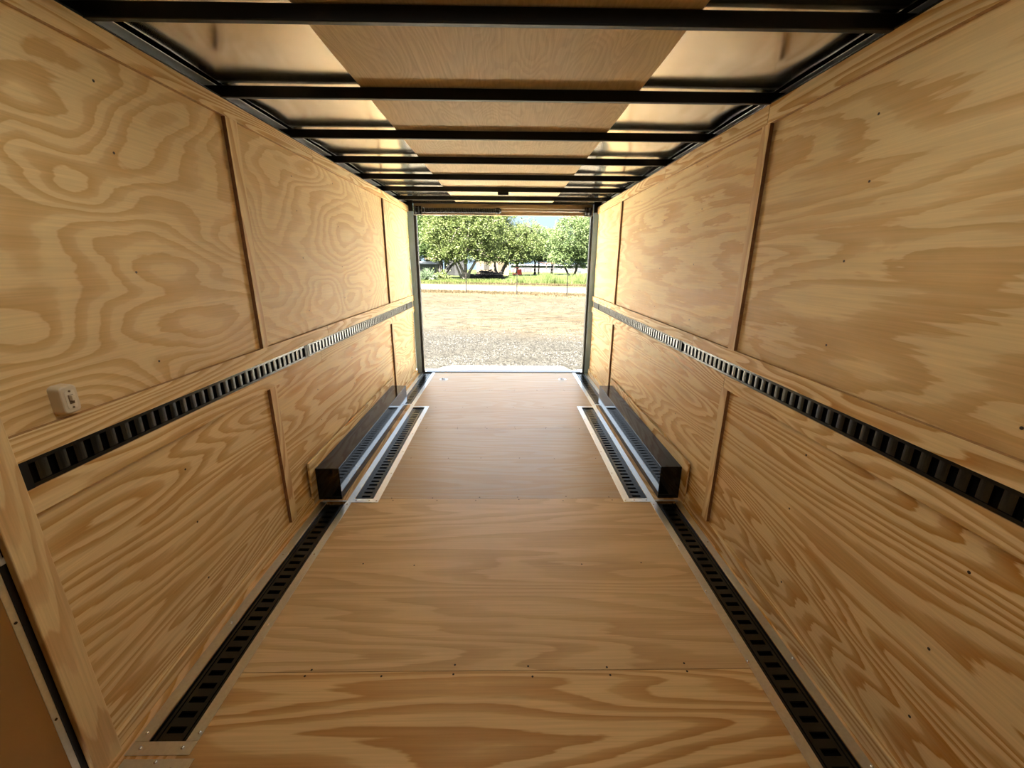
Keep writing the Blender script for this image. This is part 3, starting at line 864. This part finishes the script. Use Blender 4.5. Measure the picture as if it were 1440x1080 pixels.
tree('leaning_tree', 'dark-trunked tree with forked trunk leaning right, at the left edge of doorway', gpt(621, 55), 55,
     [([(0, 0, 0), (-.1, 0, 1.4), (-.15, 0, 3.0), (-.5, 0, 5.5)], .36), ([(.1, 0, 0), (.9, 0, 1.2), (2.2, 0, 2.5), (3.2, 0, 4.4)], .22)],
     [((-.8, 0, 5.6), (2.6, 2, 2.4)), ((1.8, 0, 6.2), (2.4, 2, 2.0)), ((-2.4, 0, 4.4), (1.6, 1.5, 1.5)), ((0, 0, 3.6), (1.4, 1, .7), .5), ((-1, 0, 8), (3, 2, 1.5))],
     30000, LV[1], M['bark_dark'], 32)
tree('forked_tree', 'tree with dark V-shaped forked trunk in the middle of the doorway view', gpt(702, 57), 57,
     [([(-.2, 0, 0), (-.5, 0, 1.0), (-.65, 0, 2.2), (-.6, 0, 4.2)], .24), ([(-.1, 0, 0), (.4, 0, .9), (1.3, 0, 2.4), (2.2, 0, 4.2), (4.0, 0, 5.6), (5.2, 0, 6.8)], .27)],
     [((-.6, 0, 5.6), (2.6, 2, 2.5)), ((2.2, 0, 5.0), (2.0, 1.7, 1.8)), ((-.3, 0, 3.2), (2.6, 1.4, 1.2), .8), ((2.2, 0, 2.7), (1.6, 1.2, .9), .6), ((4.0, 0, 4.2), (1.9, 1.4, 1.6), .9), ((3.6, 0, 6.4), (1.6, 1.2, 1.2), .35), ((-.6, 0, 8), (2.6, 2, 1.4))],
     34000, LV[0], M['bark_dark'], 33, twigs=80)
tree('round_tree', 'dense rounded green tree on short forked trunk at right of the doorway', gpt(804, 53), 53,
     [([(0, 0, 0), (-.4, 0, .7), (-1.0, 0, 1.9), (-1.2, 0, 3.6)], .17), ([(.1, 0, 0), (.5, 0, .9), (.8, 0, 2.0), (.9, 0, 4.0)], .19), ([(.5, .3, 0), (.6, .3, 1.6), (.7, .2, 4.5)], .10)],
     [((0, 0, 5.0), (2.6, 2.2, 2.5)), ((-.7, 0, 2.9), (2.1, 1.6, 1.3)), ((1.6, 0, 3.0), (1.5, 1.4, 1.5)), ((1.8, 0, 6.2), (1.8, 1.6, 1.8))],
     36000, LV[2], M['bark_dark'], 34, twigs=20)
bgs = [('background tree standing behind the left tree and grey hut', 592, 66, 3.0, 8.6, 1), ('background tree behind the brown dark shed at left', 634, 72, 3.4, 9.0, 0),
       ('background tree behind the tan building', 682, 78, 3.2, 8.6, 1), ('slim background tree behind the red cart', 727, 69, 2.6, 6.8, 2),
       ('background tree behind the open shelter posts', 752, 73, 3.0, 7.6, 2), ('low background tree right of the open shelter', 776, 77, 2.8, 7.4, 0),
       ('background tree at the far right behind the rounded tree', 829, 68, 2.8, 8.2, 1)]
for k, (lb, px, y, r, h, lv) in enumerate(bgs):
    tree('shade_tree', lb, gpt(px, y), y, [([(0, 0, 0), (.1, 0, 1.6), (-.2, 0, 3.2), (.1, 0, h * .6)], .22)],
         [((0, 0, h * .60), (r, r * .8, h * .32)), ((-r * .5, 0, h * .45), (r * .7, r * .6, h * .16), .7), ((r * .5, 0, h * .5), (r * .7, r * .6, h * .18), .7), ((0, 0, h * .85), (r * .8, r * .7, h * .2))],
         15000, LV[lv], M['bark_dark'], 40 + k, leafsize=.13, twigs=30)

# pale bush at left
yb = empty('spiky_bush', (gpt(600, 47), 47, G)); tag(yb, 'pale grey-green spiky bush in front of the grey hut', 'bush')
bm = bmesh.new(); rnd = random.Random(77)
for k in range(420):
    a = rnd.uniform(0, 6.28); e = rnd.uniform(.25, 1.4); L_ = rnd.uniform(.9, 1.7)
    d = Vector((math.cos(a) * math.cos(e), math.sin(a) * math.cos(e), math.sin(e)))
    base = Vector((rnd.uniform(-.25, .25), rnd.uniform(-.25, .25), 0)); sd_ = d.cross(Vector((0, 0, 1))).normalized() * .035
    tip = base + d * L_ - Vector((0, 0, .25 * L_ * math.cos(e))); md = base + d * L_ * .6
    v = [bm.verts.new(q) for q in (base - sd_, base + sd_, md + sd_, tip, md - sd_)]
    bm.faces.new(v)
obj('leaves', bm, leafmat('pale_leaf', (0.055, 0.08, 0.045), (0.1, 0.135, 0.075), (0.15, 0.18, 0.12)), yb)
bush2 = empty('green_bush', (gpt(618, 49), 49, G)); tag(bush2, 'small bright green bush at the foot of the left tree', 'bush')
bm = bmesh.new()
for k in range(900):
    d = Vector((rnd.gauss(0, .5), rnd.gauss(0, .4), abs(rnd.gauss(0, .45))))
    a = Vector((rnd.uniform(-1, 1), rnd.uniform(-1, 1), rnd.uniform(-1, 1))).normalized(); b2 = a.orthogonal()
    bm.faces.new([bm.verts.new(d + q) for q in (-a * .08, b2 * .05, a * .08, -b2 * .05)])
obj('leaves', bm, M['grass'], bush2)

# brush pile
bm = bmesh.new(); rnd = random.Random(78)
for k in range(240):
    x = rnd.uniform(-2.0, 2.0); hgt = .95 * (1 - abs(x) / 2.4)
    c = Vector((x, rnd.uniform(-.6, .6), rnd.uniform(0, hgt)))
    a = rnd.uniform(0, 3.14); d = Vector((math.cos(a), math.sin(a) * .6, rnd.uniform(-.35, .35))) * rnd.uniform(.3, .9)
    tube(bm, [c - d, c + d], [rnd.uniform(.03, .08), rnd.uniform(.015, .05)], 5)
bp = obj('brush_pile', bm, M['bark_dark']); bp.location = (gpt(685, 54), 54, G + .08)
tag(bp, 'long dark pile of cut branches under the trees', 'brush pile', kind='stuff')

# far buildings and yard things -----------------------------------------------------------
def zed(py, y): return H + (369 - py) / 604 * y
def hut(name, label, cat, px0, px1, y, top, dep, wall_c, roof_c, rise=.35, openings=(), over=.25):
    x0, x1 = gpt(px0, y), gpt(px1, y); h = zed(top, y) - G
    root = empty(name, ((x0 + x1) / 2, y, G)); tag(root, label, cat)
    w2 = (x1 - x0) / 2
    mw = plain(name + '_wall', wall_c, .8, nz=.12, nscale=2); mr = plain(name + '_roof', roof_c, .6, nz=.1, nscale=2)
    box('wall', (-w2, w2, 0, dep, 0, h), mw, root)
    bm = bmesh.new()
    prism(bm, [(-w2 - over, -over, h), (-w2 - over, dep + over, h), (-w2 - over, dep / 2, h + rise)], (2 * w2 + 2 * over, 0, 0))
    obj('roof', bm, mr, root)
    for (a, b, c, d, col) in openings:
        box('window' if c > .3 else 'doorway', (-w2 + a, -w2 + b, -.03, 0.0, c, d), plain(name + '_opening', col, .4), root)
    return root
hut('tan_building', 'low tan building with pale wall seen between the tree trunks', 'building', 670, 716, 68, 363, 4, (0.0625, 0.045, 0.025), (0.05, 0.035, 0.0225), .3, [(1.2, 2.0, .9, 1.7, (0.02, 0.0175, 0.015)), (3.4, 4.1, 0, 1.9, (0.05, 0.035, 0.025))])
hut('dark_shed', 'dark open-fronted shed behind the leaning tree at left', 'shed', 625, 654, 66, 361, 3.5, (.002, .002, .002), (.004, .004, .005), .3, [(.3, 1.5, 0, 1.6, (0.01, 0.01, 0.01))])
hut('brown_shed', 'small brown roofed shed behind trunks at far left', 'shed', 599, 619, 70, 366, 3, (0.04, 0.025, 0.015), (0.05, 0.03, 0.0175), .5, [(.5, 1.2, 0, 1.6, (0.015, 0.01, 0.01))])
hut('grey_hut', 'dark grey hut with pale flat roof at left edge of doorway', 'hut', 584, 612, 56, 372, 2.5, (0.0175, 0.02, 0.0225), (0.055, 0.06, 0.065), .35, [(.6, 1.1, .5, 1.1, (0.01, 0.01, 0.01))])
hut('white_barn', 'long low white building far behind the right-hand trees', 'building', 719, 850, 92, 373, 6, (0.07, 0.07, 0.0675), (0.055, 0.055, 0.0575), .3, [(2, 4.5, 0, 1.6, (0.035, 0.035, 0.04)), (8, 10, .6, 1.4, (0.03, 0.035, 0.04)), (13, 16, 0, 1.7, (0.045, 0.045, 0.045))])

sh = empty('open_shelter', (gpt(768, 72), 72, G)); tag(sh, 'open shelter with thin rust-coloured roof on dark posts', 'shelter')
bm = bmesh.new(); prism(bm, [(-1.5, -.9, 1.98), (1.5, -.9, 1.85), (1.5, 1.2, 1.95), (-1.5, 1.2, 2.08)], (0, 0, .07)); obj('roof', bm, plain('rust_roof', (0.13, 0.06, 0.045), .6, nz=.2), sh)
for x, y in ((-1.2, -.7), (1.2, -.7), (-1.2, 1.0), (1.2, 1.0), (0, -.7)):
    box('post', (x - .06, x + .06, y - .06, y + .06, 0, 1.95), M['bark_dark'], sh)
pf = empty('pipe_fence', (gpt(775, 64), 64, G)); tag(pf, 'dark pipe rail fence crossing behind the tall grass at right', 'fence')
for i in range(9):
    box('post', (-4 + i - .035, -4 + i + .035, -.035, .035, 0, 1.3), M['bark_dark'], pf)
for z in (.75, 1.22):
    bm = bmesh.new(); tube(bm, [(-4, 0, z), (4, 0, z)], .03, 6); obj('rail', bm, M['bark_dark'], pf)

ct = empty('red_cart', (gpt(729, 60), 60, G)); tag(ct, 'small red metal cart frame standing under the trees', 'cart')
red = plain('red_paint', (.75, .05, .03), .45, nz=.1)
bm = bmesh.new(); tube(bm, [(-.75, 0, .3), (-.75, 0, 1.1), (-.2, 0, 1.35), (.35, 0, 1.15), (.5, 0, .4)], .045, 6); tube(bm, [(-.75, .5, .3), (-.75, .5, 1.1), (-.2, .5, 1.35), (.35, .5, 1.15), (.5, .5, .4)], .045, 6)
obj('frame', bm, red, ct)
bm = bmesh.new(); bx(bm, -.7, .45, 0, .5, .35, .55); bx(bm, -.15, .4, 0, .5, .55, 1.1); obj('body', bm, red, ct, .03)
for x in (-.5, .3):
    bm = bmesh.new(); tube(bm, [(x, -.06, .22), (x, .02, .22)], [.22, .22], 14); obj('wheel', bm, M['rubber'], ct)
vt = empty('farm_trailer', (gpt(816, 60), 60, G)); tag(vt, 'small tan box trailer on wheels under the right-hand tree', 'trailer')
box('body', (-.75, .75, 0, 1.2, .35, 1.15), plain('tan_body', (0.1, 0.075, 0.045), .6, nz=.2), vt, .04)
box('window', (-.4, .2, -.02, 0, .65, 1.0), plain('dark_glass', (.03, .035, .04), .2), vt)
for x in (-.45, .45):
    bm = bmesh.new(); tube(bm, [(x, -.06, .24), (x, .02, .24)], [.24, .24], 14); obj('wheel', bm, M['rubber'], vt)
